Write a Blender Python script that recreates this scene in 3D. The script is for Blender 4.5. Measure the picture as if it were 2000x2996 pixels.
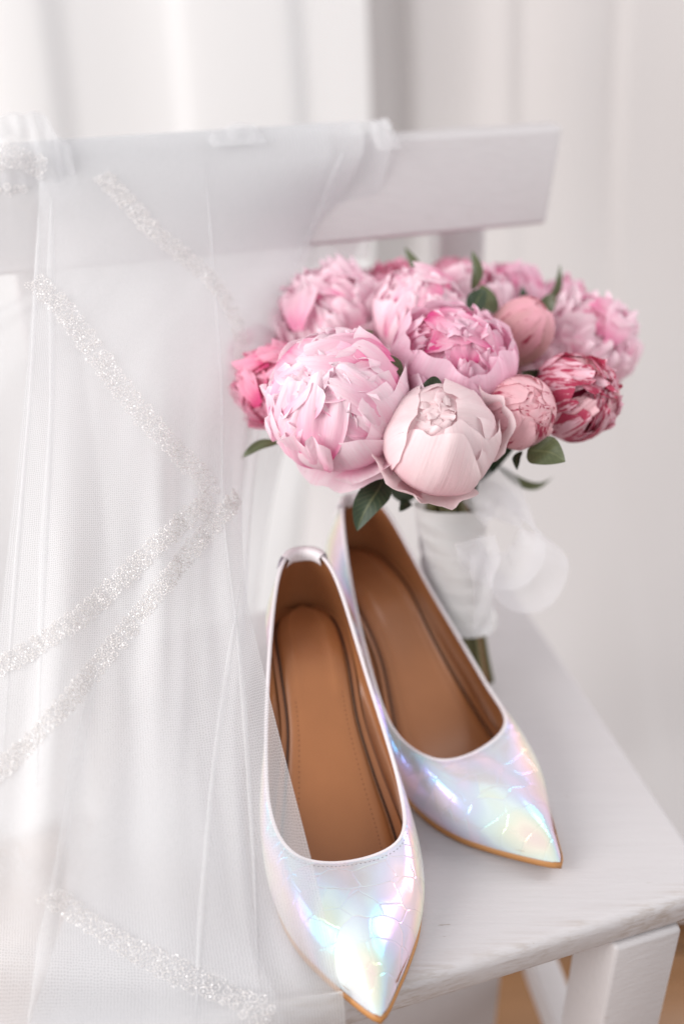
import bpy, bmesh, math, random
import numpy as np
from mathutils import Vector, Matrix
from mathutils.bvhtree import BVHTree
from math import radians, pi, sin, cos

for o in list(bpy.data.objects):
    bpy.data.objects.remove(o, do_unlink=True)
sc = bpy.context.scene
COL = sc.collection

# ------------------------------------------------------------------ camera, world, lights
FPX, PITCH, CAMZ, SEAT = 3127.0, radians(30), 0.98, 0.45
cam_d = bpy.data.cameras.new('camera')
cam = bpy.data.objects.new('camera', cam_d)
COL.objects.link(cam)
cam.location = (0, 0, CAMZ)
cam.rotation_euler = (radians(90) - PITCH, 0, 0)
cam_d.sensor_fit = 'VERTICAL'
cam_d.sensor_height = 36.0
cam_d.sensor_width = 24.0
cam_d.lens = FPX / 2996 * 36.0
cam_d.clip_start = 0.02
cam_d.clip_end = 50
cam_d.dof.use_dof = True
cam_d.dof.focus_distance = 0.625
cam_d.dof.aperture_fstop = 2.0
sc.camera = cam

world = bpy.data.worlds.new('World')
sc.world = world
world.use_nodes = True
wbg = world.node_tree.nodes['Background']
wbg.inputs[0].default_value = (1.0, 0.985, 0.992, 1)
wbg.inputs[1].default_value = 0.66


def area(name, loc, target, sx, sy, power, col):
    d = bpy.data.lights.new(name, 'AREA')
    d.shape = 'RECTANGLE'
    d.size, d.size_y, d.energy, d.color = sx, sy, power, col
    o = bpy.data.objects.new(name, d)
    COL.objects.link(o)
    o.location = loc
    o.rotation_euler = (Vector(target) - Vector(loc)).to_track_quat('-Z', 'Y').to_euler()
    return o


area('window_light', (-1.75, -0.45, 1.45), (0.0, 0.75, 0.60), 1.4, 1.6, 62, (1.0, 0.985, 0.97))
area('side_window_light', (1.9, 1.15, 1.75), (0.1, 0.6, 0.5), 0.8, 1.5, 26, (0.97, 0.98, 1.0))

sc.view_settings.view_transform = 'Standard'
sc.view_settings.look = 'None'
sc.view_settings.exposure = 0.13
sc.view_settings.gamma = 1.0
sc.render.engine = 'CYCLES'
sc.cycles.use_denoising = True
sc.cycles.max_bounces = 10
sc.cycles.transparent_max_bounces = 32
sc.cycles.transmission_bounces = 8
sc.cycles.sample_clamp_indirect = 6.0


# ------------------------------------------------------------------ helpers
E_R = Vector((cos(radians(18.7)), sin(radians(18.7)), 0))      # along the chair, to its right
E_B = Vector((-sin(radians(18.7)), cos(radians(18.7)), 0))     # towards the chair's back


def ray(u, v):
    a = (u - 1000) / FPX
    b = -(v - 1498) / FPX
    return Vector((a, cos(PITCH) + b * sin(PITCH), b * cos(PITCH) - sin(PITCH)))


CAMP = Vector((0, 0, CAMZ))


def at_depth(u, v, d):
    return CAMP + ray(u, v) * d


def at_z(u, v, z):
    r = ray(u, v)
    return CAMP + r * ((z - CAMZ) / r.z)


def at_y(u, v, y):
    r = ray(u, v)
    return CAMP + r * (y / r.y)


def mesh(name, verts, faces, mat, parent=None, smooth=True, uvs=None):
    me = bpy.data.meshes.new(name)
    me.from_pydata([tuple(v) for v in verts], [], faces)
    if uvs is not None:
        lay = me.uv_layers.new(name='UVMap')
        li = np.zeros(len(me.loops), dtype=np.int32)
        me.loops.foreach_get('vertex_index', li)
        lay.data.foreach_set('uv', np.asarray(uvs, dtype=np.float32)[li].ravel())
    if smooth:
        me.polygons.foreach_set('use_smooth', [True] * len(me.polygons))
    me.materials.append(mat)
    o = bpy.data.objects.new(name, me)
    COL.objects.link(o)
    if parent is not None:
        o.parent = parent
    me.update()
    return o


def empty(name, loc=(0, 0, 0), parent=None):
    o = bpy.data.objects.new(name, None)
    o.empty_display_size = 0.02
    COL.objects.link(o)
    o.location = loc
    if parent is not None:
        o.parent = parent
    return o


def tag(o, label=None, cat=None, group=None, kind=None):
    if label:
        o['label'] = label
    if cat:
        o['category'] = cat
    if group:
        o['group'] = group
    if kind:
        o['kind'] = kind
    return o


def grid_faces(nu, nv, closed_u=False, off=0):
    f = []
    for j in range(nv - 1):
        for i in range(nu if closed_u else nu - 1):
            a = off + j * nu + i
            b = off + j * nu + (i + 1) % nu
            f.append((a, b, b + nu, a + nu))
    return f


def bevel_box(name, corners, mat, parent, bev=0.003, seg=2):
    """corners: 8 points, bottom 4 then top 4, same winding."""
    bm = bmesh.new()
    vs = [bm.verts.new(c) for c in corners]
    for f in ((3, 2, 1, 0), (4, 5, 6, 7), (0, 1, 5, 4), (1, 2, 6, 5), (2, 3, 7, 6), (3, 0, 4, 7)):
        bm.faces.new([vs[i] for i in f])
    bmesh.ops.recalc_face_normals(bm, faces=bm.faces[:])
    if bev > 0:
        bmesh.ops.bevel(bm, geom=bm.edges[:], offset=bev, segments=seg, affect='EDGES', profile=0.5)
    me = bpy.data.meshes.new(name)
    bm.to_mesh(me)
    bm.free()
    me.polygons.foreach_set('use_smooth', [True] * len(me.polygons))
    me.materials.append(mat)
    o = bpy.data.objects.new(name, me)
    COL.objects.link(o)
    if parent is not None:
        o.parent = parent
    try:
        me.set_sharp_from_angle(angle=radians(50))
    except Exception:
        pass
    return o


def tube(pts, rad, n=10, caps=True):
    """verts, faces of a tube along pts (list of Vector); rad scalar or list."""
    pts = [Vector(p) for p in pts]
    m = len(pts)
    rads = rad if hasattr(rad, '__len__') else [rad] * m
    V, Fc = [], []
    t0 = (pts[1] - pts[0]).normalized()
    nrm = t0.orthogonal().normalized()
    for k in range(m):
        t = (pts[min(k + 1, m - 1)] - pts[max(k - 1, 0)]).normalized()
        nrm = (nrm - t * nrm.dot(t)).normalized()
        bi = t.cross(nrm)
        for i in range(n):
            a = 2 * pi * i / n
            V.append(pts[k] + (nrm * cos(a) + bi * sin(a)) * rads[k])
    Fc = grid_faces(n, m, True)
    if caps:
        Fc.append(tuple(range(n - 1, -1, -1)))
        Fc.append(tuple((m - 1) * n + i for i in range(n)))
    return V, Fc


def catmull(pts, n, closed=False):
    P = np.array(pts, float)
    m = len(P)
    if closed:
        t = np.linspace(0, m, n, endpoint=False)
        i = t.astype(int)
        g = lambda k: P[k % m]
    else:
        t = np.linspace(0, m - 1, n)
        i = np.minimum(t.astype(int), m - 2)
        g = lambda k: np.where((k < 0)[:, None], 2 * P[0] - P[1], np.where((k > m - 1)[:, None], 2 * P[-1] - P[-2], P[np.clip(k, 0, m - 1)]))
    f = (t - i)[:, None]
    p0, p1, p2, p3 = g(i - 1), g(i), g(i + 1), g(i + 2)
    return .5 * (2 * p1 + (-p0 + p2) * f + (2 * p0 - 5 * p1 + 4 * p2 - p3) * f ** 2 + (-p0 + 3 * p1 - 3 * p2 + p3) * f ** 3)


# ------------------------------------------------------------------ materials
def new_mat(name):
    m = bpy.data.materials.new(name)
    m.use_nodes = True
    nt = m.node_tree
    nt.nodes.clear()
    out = nt.nodes.new('ShaderNodeOutputMaterial')
    return m, nt, out


def N(nt, typ, **kw):
    n = nt.nodes.new(typ)
    for k, v in kw.items():
        setattr(n, k, v)
    return n


def setin(n, **kw):
    for k, v in kw.items():
        n.inputs[k.replace('_', ' ')].default_value = v


def ramp(nt, fac, stops):
    r = N(nt, 'ShaderNodeValToRGB')
    el = r.color_ramp.elements
    while len(el) < len(stops):
        el.new(0.5)
    for e, (p, c) in zip(el, stops):
        e.position = p
        e.color = c if len(c) == 4 else (*c, 1)
    nt.links.new(fac, r.inputs[0])
    return r.outputs[0]


def mixc(nt, fac, a, b, mode='MIX'):
    m = N(nt, 'ShaderNodeMix', data_type='RGBA', blend_type=mode)
    for sock, val in ((m.inputs[0], fac), (m.inputs[6], a), (m.inputs[7], b)):
        if isinstance(val, bpy.types.NodeSocket):
            nt.links.new(val, sock)
        elif isinstance(val, (tuple, list)):
            sock.default_value = (*val[:3], 1)
        else:
            sock.default_value = val
    return m.outputs[2]


def math_n(nt, op, a, b=0.0):
    m = N(nt, 'ShaderNodeMath', operation=op)
    for i, v in enumerate((a, b)):
        if isinstance(v, bpy.types.NodeSocket):
            nt.links.new(v, m.inputs[i])
        else:
            m.inputs[i].default_value = v
    return m.outputs[0]


def noise(nt, vec, scale, detail=3, rough=.5):
    n = N(nt, 'ShaderNodeTexNoise')
    setin(n, Scale=scale, Detail=detail, Roughness=rough)
    if vec is not None:
        nt.links.new(vec, n.inputs['Vector'])
    return n.outputs[0]


def mapping(nt, vec, scale=(1, 1, 1), loc=(0, 0, 0), rot=(0, 0, 0)):
    m = N(nt, 'ShaderNodeMapping')
    setin(m, Scale=scale, Location=loc, Rotation=rot)
    nt.links.new(vec, m.inputs['Vector'])
    return m.outputs[0]


def bump(nt, h, strength, dist):
    b = N(nt, 'ShaderNodeBump')
    setin(b, Strength=strength, Distance=dist)
    nt.links.new(h, b.inputs['Height'])
    return b.outputs[0]


def mat_paint(name='white_paint', col=(.555, .528, .535), front=None, axis=None):
    m, nt, out = new_mat(name)
    tc = N(nt, 'ShaderNodeTexCoord').outputs['Object']
    mp = mapping(nt, tc, (6, 90, 90), rot=(0, 0, radians(-18.7)))
    g = noise(nt, mp, 3.0, 5, .6)
    big = noise(nt, tc, 9, 4, .6)
    c = mixc(nt, math_n(nt, 'MULTIPLY', g, .6), col, tuple(x * .84 for x in col))
    c = mixc(nt, ramp(nt, big, [(.35, (0, 0, 0)), (.75, (.35, .35, .35))]), c, (col[0] * .93, col[1] * .9, col[2] * .89))
    # worn specks showing grey-brown wood
    sp = noise(nt, mapping(nt, tc, (60, 260, 260), rot=(0, 0, radians(-18.7))), 1.0, 4, .65)
    msk = math_n(nt, 'MULTIPLY', ramp(nt, sp, [(.66, (0, 0, 0)), (.72, (1, 1, 1))]), ramp(nt, noise(nt, tc, 14, 2), [(.52, (0, 0, 0)), (.62, (1, 1, 1))]))
    c = mixc(nt, math_n(nt, 'MULTIPLY', msk, .75), c, (.30, .24, .20))
    if front is not None:      # paint rubbed thin along the front edge: grain shows through
        dp = N(nt, 'ShaderNodeVectorMath', operation='DOT_PRODUCT')
        nt.links.new(tc, dp.inputs[0])
        dp.inputs[1].default_value = tuple(axis)
        dist = math_n(nt, 'SUBTRACT', dp.outputs['Value'], front)
        near = ramp(nt, math_n(nt, 'MULTIPLY', dist, 20.0), [(.10, (1, 1, 1)), (.34, (0, 0, 0))])
        ln = noise(nt, mapping(nt, tc, (10, 300, 420), rot=(0, 0, radians(-18.7))), 1.0, 4, .65)
        patch = noise(nt, tc, 22, 3, .6)
        wear = math_n(nt, 'MULTIPLY', math_n(nt, 'MULTIPLY', ramp(nt, ln, [(.44, (0, 0, 0)), (.62, (1, 1, 1))]), ramp(nt, patch, [(.34, (0, 0, 0)), (.62, (1, 1, 1))])), near)
        c = mixc(nt, math_n(nt, 'MULTIPLY', wear, .7), c, (.36, .30, .26))
    b = N(nt, 'ShaderNodeBsdfPrincipled')
    nt.links.new(c, b.inputs['Base Color'])
    setin(b, Roughness=.48)
    nt.links.new(bump(nt, g, .4, .0014), b.inputs['Normal'])
    nt.links.new(b.outputs[0], out.inputs[0])
    return m


def mat_cloth(name, col, trans=.35, scale=900, bumpd=.0002, extra=None):
    m, nt, out = new_mat(name)
    tc = N(nt, 'ShaderNodeTexCoord').outputs['Object']
    b = N(nt, 'ShaderNodeBsdfPrincipled')
    setin(b, Base_Color=(*col, 1), Roughness=.85)
    b.inputs['Specular IOR Level'].default_value = .15
    h = noise(nt, mapping(nt, tc, (1, 1, .35)), scale, 2)
    nt.links.new(bump(nt, h, .3, bumpd), b.inputs['Normal'])
    t = N(nt, 'ShaderNodeBsdfTranslucent')
    setin(t, Color=(*col, 1))
    mx = N(nt, 'ShaderNodeMixShader')
    mx.inputs[0].default_value = trans
    nt.links.new(b.outputs[0], mx.inputs[1])
    nt.links.new(t.outputs[0], mx.inputs[2])
    nt.links.new(mx.outputs[0], out.inputs[0])
    return m


def mat_tulle(name, hole=.22, thread=.8, cell=.0015, col=(.82, .82, .832)):
    """a net: hexagonal threads with open cells between (UV in metres)."""
    m, nt, out = new_mat(name)
    uv = N(nt, 'ShaderNodeUVMap').outputs[0]
    vo = N(nt, 'ShaderNodeTexVoronoi', feature='DISTANCE_TO_EDGE', voronoi_dimensions='2D')
    setin(vo, Scale=1.0 / cell, Randomness=.5)
    nt.links.new(uv, vo.inputs['Vector'])
    f = ramp(nt, vo.outputs['Distance'], [(.08, (thread,) * 3), (.2, (hole,) * 3)])
    b = N(nt, 'ShaderNodeBsdfDiffuse')
    setin(b, Color=(*col, 1))
    t = N(nt, 'ShaderNodeBsdfTranslucent')
    setin(t, Color=(*col, 1))
    s = N(nt, 'ShaderNodeMixShader')
    s.inputs[0].default_value = .45
    nt.links.new(b.outputs[0], s.inputs[1])
    nt.links.new(t.outputs[0], s.inputs[2])
    tr = N(nt, 'ShaderNodeBsdfTransparent')
    mx = N(nt, 'ShaderNodeMixShader')
    nt.links.new(f, mx.inputs[0])
    nt.links.new(tr.outputs[0], mx.inputs[1])
    nt.links.new(s.outputs[0], mx.inputs[2])
    nt.links.new(mx.outputs[0], out.inputs[0])
    return m


def mat_simple(name, col, rough=.5, metal=0, spec=.5, **kw):
    m, nt, out = new_mat(name)
    b = N(nt, 'ShaderNodeBsdfPrincipled')
    setin(b, Base_Color=(*col, 1), Roughness=rough, Metallic=metal)
    b.inputs['Specular IOR Level'].default_value = spec
    for k, v in kw.items():
        b.inputs[k.replace('_', ' ')].default_value = v
    nt.links.new(b.outputs[0], out.inputs[0])
    return m


def mat_bead(name, col, rough):
    m, nt, out = new_mat(name)
    oi = N(nt, 'ShaderNodeNewGeometry').outputs['Random Per Island']
    b = N(nt, 'ShaderNodeBsdfPrincipled')
    c = ramp(nt, oi, [(0, col), (.6, tuple(min(1, x * 1.12) for x in col)), (1, (.80, .78, .78))])
    nt.links.new(c, b.inputs['Base Color'])
    setin(b, Roughness=rough)
    b.inputs['Specular IOR Level'].default_value = .9
    b.inputs['Metallic'].default_value = .15
    nt.links.new(b.outputs[0], out.inputs[0])
    return m


def mat_iridescent(name):
    m, nt, out = new_mat(name)
    tc = N(nt, 'ShaderNodeTexCoord').outputs['Object']
    b = N(nt, 'ShaderNodeBsdfPrincipled')
    big = noise(nt, mapping(nt, tc, (1, .5, 1)), 26, 2, .45)
    # foil scales pressed into the leather
    w = noise(nt, tc, 60, 2)
    vm = N(nt, 'ShaderNodeVectorMath', operation='MULTIPLY_ADD')
    cmb = N(nt, 'ShaderNodeCombineXYZ')
    for i in range(3):
        nt.links.new(math_n(nt, 'SUBTRACT', w, .5), cmb.inputs[i])
    nt.links.new(cmb.outputs[0], vm.inputs[0])
    vm.inputs[1].default_value = (.006, .006, .006)
    nt.links.new(tc, vm.inputs[2])
    vo = N(nt, 'ShaderNodeTexVoronoi', feature='DISTANCE_TO_EDGE')
    setin(vo, Scale=1.0, Randomness=.75)
    nt.links.new(mapping(nt, vm.outputs[0], (50, 84, 26)), vo.inputs['Vector'])
    groove = ramp(nt, vo.outputs['Distance'], [(.0, (0, 0, 0)), (.035, (1, 1, 1))])
    vc = N(nt, 'ShaderNodeTexVoronoi', feature='F1')
    setin(vc, Scale=1.0, Randomness=.75)
    nt.links.new(mapping(nt, vm.outputs[0], (50, 84, 26)), vc.inputs['Vector'])
    sep = N(nt, 'ShaderNodeSeparateColor')
    nt.links.new(vc.outputs['Color'], sep.inputs[0])
    th = math_n(nt, 'ADD', math_n(nt, 'MULTIPLY', big, 310), math_n(nt, 'MULTIPLY', sep.outputs[0], 22))
    th = math_n(nt, 'ADD', th, 200)
    nt.links.new(th, b.inputs['Thin Film Thickness'])
    b.inputs['Thin Film IOR'].default_value = 1.38
    setin(b, Base_Color=(.74, .70, .71, 1), Roughness=.19, Metallic=0, IOR=3.4)
    b.inputs['Coat Weight'].default_value = .10
    b.inputs['Coat Roughness'].default_value = .05
    fine = noise(nt, tc, 300, 3)
    hh = math_n(nt, 'ADD', groove, math_n(nt, 'MULTIPLY', fine, .12))
    hh = math_n(nt, 'ADD', hh, math_n(nt, 'MULTIPLY', w, .9))
    nt.links.new(bump(nt, hh, .28, .0006), b.inputs['Normal'])
    nt.links.new(bump(nt, hh, .3, .0006), b.inputs['Coat Normal'])
    nt.links.new(b.outputs[0], out.inputs[0])
    return m


def mat_leather(name, col, rough=.42):
    m, nt, out = new_mat(name)
    tc = N(nt, 'ShaderNodeTexCoord').outputs['Object']
    b = N(nt, 'ShaderNodeBsdfPrincipled')
    g = noise(nt, tc, 900, 3)
    big = noise(nt, tc, 30, 3)
    c = mixc(nt, big, tuple(x * .88 for x in col), tuple(min(1, x * 1.1) for x in col))
    nt.links.new(c, b.inputs['Base Color'])
    setin(b, Roughness=rough)
    b.inputs['Specular IOR Level'].default_value = .4
    nt.links.new(bump(nt, g, .15, .0003), b.inputs['Normal'])
    nt.links.new(b.outputs[0], out.inputs[0])
    return m


def mat_petal(name, tip, base, stripe=0.0, scol=(.42, .012, .07), trans=.32, edge=0.0, mid=.55):
    m, nt, out = new_mat(name)
    uv = N(nt, 'ShaderNodeUVMap').outputs[0]
    rnd = N(nt, 'ShaderNodeObjectInfo').outputs['Random']
    sp = N(nt, 'ShaderNodeSeparateXYZ')
    nt.links.new(uv, sp.inputs[0])
    cb = N(nt, 'ShaderNodeCombineXYZ')
    nt.links.new(sp.outputs[0], cb.inputs[0])
    nt.links.new(sp.outputs[1], cb.inputs[1])
    nt.links.new(math_n(nt, 'MULTIPLY', rnd, 40), cb.inputs[2])
    n1 = noise(nt, mapping(nt, cb.outputs[0], (3.5, 1.2, 1)), 2.0, 3)
    vv = math_n(nt, 'ADD', sp.outputs[1], math_n(nt, 'MULTIPLY', math_n(nt, 'SUBTRACT', n1, .5), .5))
    half = tuple((a * .5 + b_ * .5) for a, b_ in zip(tip, base))
    c = ramp(nt, vv, [(.15, base), (mid, half), (.95, tip)])
    # fine veins running along the petal
    vein = noise(nt, mapping(nt, cb.outputs[0], (46, 2.0, 1)), 1.0, 2)
    c = mixc(nt, math_n(nt, 'MULTIPLY', ramp(nt, vein, [(.45, (0, 0, 0)), (.75, (1, 1, 1))]), .13), c, base)
    if stripe > 0:
        s1 = noise(nt, mapping(nt, cb.outputs[0], (6.5, 1.5, 1)), 1.0, 6, .72)
        thr = .66 - .20 * stripe
        c = mixc(nt, ramp(nt, s1, [(thr, (0, 0, 0)), (thr + .05, (.92, .92, .92))]), c, scol)
    if edge > 0:
        s2 = noise(nt, mapping(nt, cb.outputs[0], (16, 5, 1)), 1.0, 3, .6)
        e = math_n(nt, 'MULTIPLY', ramp(nt, s2, [(.70 - .05 * edge, (0, 0, 0)), (.74, (1, 1, 1))]), ramp(nt, sp.outputs[1], [(.86, (0, 0, 0)), (.96, (1, 1, 1))]))
        c = mixc(nt, e, c, scol)
    b = N(nt, 'ShaderNodeBsdfPrincipled')
    nt.links.new(c, b.inputs['Base Color'])
    setin(b, Roughness=.55)
    b.inputs['Specular IOR Level'].default_value = .25
    b.inputs['Sheen Weight'].default_value = .05
    hgt = math_n(nt, 'ADD', vein, math_n(nt, 'MULTIPLY', n1, 3.0))
    nt.links.new(bump(nt, hgt, .28, .0009), b.inputs['Normal'])
    t = N(nt, 'ShaderNodeBsdfTranslucent')
    nt.links.new(c, t.inputs[0])
    mx = N(nt, 'ShaderNodeMixShader')
    mx.inputs[0].default_value = trans
    nt.links.new(b.outputs[0], mx.inputs[1])
    nt.links.new(t.outputs[0], mx.inputs[2])
    nt.links.new(mx.outputs[0], out.inputs[0])
    return m


def mat_leaf(name, col):
    m, nt, out = new_mat(name)
    uv = N(nt, 'ShaderNodeUVMap').outputs[0]
    sp = N(nt, 'ShaderNodeSeparateXYZ')
    nt.links.new(uv, sp.inputs[0])
    x = math_n(nt, 'ABSOLUTE', math_n(nt, 'SUBTRACT', sp.outputs[0], .5))
    wv = math_n(nt, 'SINE', math_n(nt, 'MULTIPLY', math_n(nt, 'SUBTRACT', sp.outputs[1], math_n(nt, 'MULTIPLY', x, .5)), 60))
    vein = ramp(nt, wv, [(.9, (0, 0, 0)), (1, (1, 1, 1))])
    rib = ramp(nt, x, [(.0, (1, 1, 1)), (.05, (0, 0, 0))])
    vr = math_n(nt, 'MAXIMUM', math_n(nt, 'MULTIPLY', vein, .5), rib)
    n1 = noise(nt, uv, 5, 3)
    c = mixc(nt, n1, tuple(a * .7 for a in col), tuple(a * 1.35 for a in col))
    c = mixc(nt, math_n(nt, 'MULTIPLY', vr, .5), c, (.24, .26, .12))
    b = N(nt, 'ShaderNodeBsdfPrincipled')
    nt.links.new(c, b.inputs['Base Color'])
    setin(b, Roughness=.42)
    nt.links.new(bump(nt, vr, -.4, .001), b.inputs['Normal'])
    t = N(nt, 'ShaderNodeBsdfTranslucent')
    nt.links.new(c, t.inputs[0])
    mx = N(nt, 'ShaderNodeMixShader')
    mx.inputs[0].default_value = .2
    nt.links.new(b.outputs[0], mx.inputs[1])
    nt.links.new(t.outputs[0], mx.inputs[2])
    nt.links.new(mx.outputs[0], out.inputs[0])
    return m


def mat_wood(name, col):
    m, nt, out = new_mat(name)
    tc = N(nt, 'ShaderNodeTexCoord').outputs['Object']
    rnd = N(nt, 'ShaderNodeObjectInfo').outputs['Random']
    g = noise(nt, mapping(nt, tc, (3, 60, 60)), 1.0, 5, .6)
    c = mixc(nt, g, tuple(a * .65 for a in col), tuple(a * 1.25 for a in col))
    c = mixc(nt, math_n(nt, 'MULTIPLY', rnd, .5), c, tuple(a * .7 for a in col))
    b = N(nt, 'ShaderNodeBsdfPrincipled')
    nt.links.new(c, b.inputs['Base Color'])
    setin(b, Roughness=.4)
    nt.links.new(bump(nt, g, .2, .001), b.inputs['Normal'])
    nt.links.new(b.outputs[0], out.inputs[0])
    return m


M_PAINT = mat_paint()
M_CURTAIN = mat_cloth('curtain_cloth', (.75, .745, .75), .25, 700)
M_CURTAIN_DIM = mat_cloth('curtain_cloth_dim', (.68, .65, .645), .25, 700)  # same white cloth, the weaker light on the right side put into its colour
M_RIBBON = mat_cloth('satin_ribbon', (.86, .84, .83), .3, 1400)
M_TULLE = mat_tulle('veil_tulle', hole=.40, thread=.60, cell=.0013)
M_TULLE_THIN = mat_tulle('veil_tulle_thin', hole=.28, thread=.5, cell=.0013)
M_TULLE_SOFT = mat_tulle('veil_tulle_soft', hole=.46, thread=.52, cell=.0013)
M_BEAD = mat_bead('crystal_beads', (.70, .67, .655), .28)
M_IRID = mat_iridescent('iridescent_leather')
M_BIND = mat_simple('pearl_binding', (.80, .74, .76), .45, 0, .5)
M_LINING = mat_leather('tan_lining', (.33, .13, .053), .30)
M_INSOLE = mat_leather('tan_insole', (.37, .145, .056), .34)
M_SOLE = mat_simple('sole_edge', (.42, .19, .06), .45)
M_HOLE = mat_simple('stitch_thread', (.32, .30, .32), .7)
M_GREEN = mat_leaf('peony_leaf', (.10, .12, .055))
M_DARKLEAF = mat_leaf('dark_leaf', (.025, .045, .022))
M_STEM = mat_simple('stem_green', (.10, .09, .03), .5)
M_STEMB = mat_simple('stem_brown', (.20, .09, .03), .5)
M_FLOOR = mat_wood('oak_floor', (.26, .125, .05))

P_PINK = mat_petal('petal_pink', (.97, .83, .885), (.88, .22, .45), edge=.4, mid=.40, trans=.44)
P_CUP = mat_petal('petal_rose', (.95, .69, .80), (.78, .10, .32), mid=.42, trans=.42)
P_BLUSH = mat_petal('petal_blush', (.90, .765, .78), (.86, .48, .55), edge=.7, mid=.34, trans=.42)
P_LIGHT = mat_petal('petal_light', (.97, .81, .87), (.89, .34, .53), mid=.42, trans=.44)
P_HOT = mat_petal('petal_hot', (.91, .48, .61), (.72, .09, .25), mid=.42)
P_STRIPE = mat_petal('petal_striped', (.91, .58, .63), (.74, .24, .30), stripe=.5, mid=.34)
P_RED = mat_petal('petal_red_striped', (.92, .62, .71), (.55, .03, .12), stripe=.9, scol=(.46, .010, .07), mid=.5)
P_BUD = mat_petal('petal_bud', (.90, .48, .56), (.40, .33, .13), stripe=.42, mid=.22)

# ------------------------------------------------------------------ floor and curtain (the setting)
E_R = Vector((cos(radians(18.7)), sin(radians(18.7)), 0))      # along the chair, to its right
E_B = Vector((-sin(radians(18.7)), cos(radians(18.7)), 0))     # towards the chair's back
floor = mesh('floor', [(-2.2, -.6, -.012), (2.2, -.6, -.012), (2.2, 2.6, -.012), (-2.2, 2.6, -.012)], [(0, 1, 2, 3)], mat_simple('floor_gap', (.03, .018, .01), .8), smooth=False)
tag(floor, kind='structure')
rng = random.Random(4)
plank_me = []
for k in range(26):
    y0 = -.5 + k * .12
    w, l = .058, 2.1
    o = bevel_box('plank', [(-l, -w, -.010), (l, -w, -.010), (l, w, -.010), (-l, w, -.010), (-l, -w, 0), (l, -w, 0), (l, w, 0), (-l, w, 0)], M_FLOOR, floor, .0015, 1) if k == 0 else None
    if k == 0:
        p0 = o
    else:
        o = p0.copy()
        COL.objects.link(o)
        o.parent = floor
    o.location = (rng.uniform(-.06, .06), y0, 0)


def curtain(name, x0, x1, ybase, seed, label, folds, sweep, mt):
    """cloth hung from above, its lower part swept forward over the floor."""
    r = np.random.RandomState(seed)
    nu, nv = 240, 120
    fx = [(r.uniform(.8, 1.2) * f, r.uniform(0, 6.3), a) for f, a in folds]
    prof = catmull([(ybase, 2.3, 0), (ybase, 1.5, 0), (ybase - .01, .95, 0), (ybase - .06 * sweep, .55, 0), (ybase - .28 * sweep, .24, 0),
                    (ybase - .60 * sweep, .085, 0), (ybase - .85 * sweep, .035, 0), (ybase - sweep, .006, 0)], nv)
    V = []
    for j in range(nv):
        y0, z0 = prof[j][0], prof[j][1]
        low = min(1, max(0, (.75 - z0) / .6))
        for i in range(nu):
            x = x0 + (x1 - x0) * i / (nu - 1)
            fold = sum(a * math.sin(6.283 * f * x + ph + .5 * math.sin(1.6 * z0 + ph)) for f, ph, a in fx)
            sharp = .009 * math.tanh(5 * math.sin(6.283 * fx[0][0] * 1.6 * x + 1.3 + .25 * z0))
            k = 1 - .45 * low
            y = y0 + (fold + sharp) * k
            z = z0 + low * .6 * max(0, fold + sharp + .02) + low * (.020 * math.sin(8 * y0 + 5 * x + 1.5 * math.sin(4 * x)) + .012 * math.sin(13 * x - 9 * y0)) * min(1, z0 / .05)
            V.append((x + .02 * math.sin(3 * z0 + 3 * x), y, max(z, .006)))
    o = mesh(name, V, grid_faces(nu, nv), mt)
    tag(o, label, 'curtain')
    return o


curtain('curtain', -1.5, 0.02, 1.42, 3, 'white curtain hanging in broad folds behind the veiled end of the chair', [(2.1, .022), (4.3, .008), (.9, .03)], .50, M_CURTAIN)
curtain('curtain', -.06, 1.6, 1.455, 8, 'white curtain behind the bare end of the chair back, dimmer light put into its colour', [(1.9, .020), (4.1, .010), (.8, .03)], .70, M_CURTAIN_DIM)

# ------------------------------------------------------------------ chair
chair = empty('chair', (0, .62, 0))
tag(chair, 'white painted wooden chair with wide backrest rail and worn front edge', 'chair')
CH0 = Vector((0, .62, 0))


def L(v):
    return Vector(v) - CH0


fr = at_z(2112, 2600, SEAT)
r1 = at_z(1609, 1871, SEAT)
bd = (r1 - fr).normalized()
fd = (at_z(1300, 2849, SEAT) - fr).normalized()
rr = fr + bd * .40
fl = fr + fd * .43
rl = fl + (bd + E_R * .30).normalized() * .40
T = .024
M_SEAT = mat_paint('white_paint_worn', front=L(fr).dot(E_B), axis=E_B)
seat = bevel_box('seat', [L(p - Vector((0, 0, T))) for p in (fr, rr, rl, fl)] + [L(p) for p in (fr, rr, rl, fl)], M_SEAT, chair, .007, 4)

RAIL_R = at_y(1650, 368, .862)          # top right of the rail
tilt = E_B * .020
h = RAIL_R.z - at_y(1574, 638, .857).z
top_r = RAIL_R
bot_r = RAIL_R - Vector((0, 0, h)) - tilt - E_R * .018
top_l = RAIL_R - E_R * .50
bot_l = top_l - Vector((0, 0, h)) - tilt + E_R * .018
thk = E_B * .022
bevel_box('backrest_rail', [L(p) for p in (bot_l, bot_r, bot_r + thk, bot_l + thk, top_l, top_r, top_r + thk, top_l + thk)], mat_paint('white_paint_rail', front=L(top_r).dot(-E_R) - .004, axis=-E_R), chair, .0045, 4)
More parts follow.
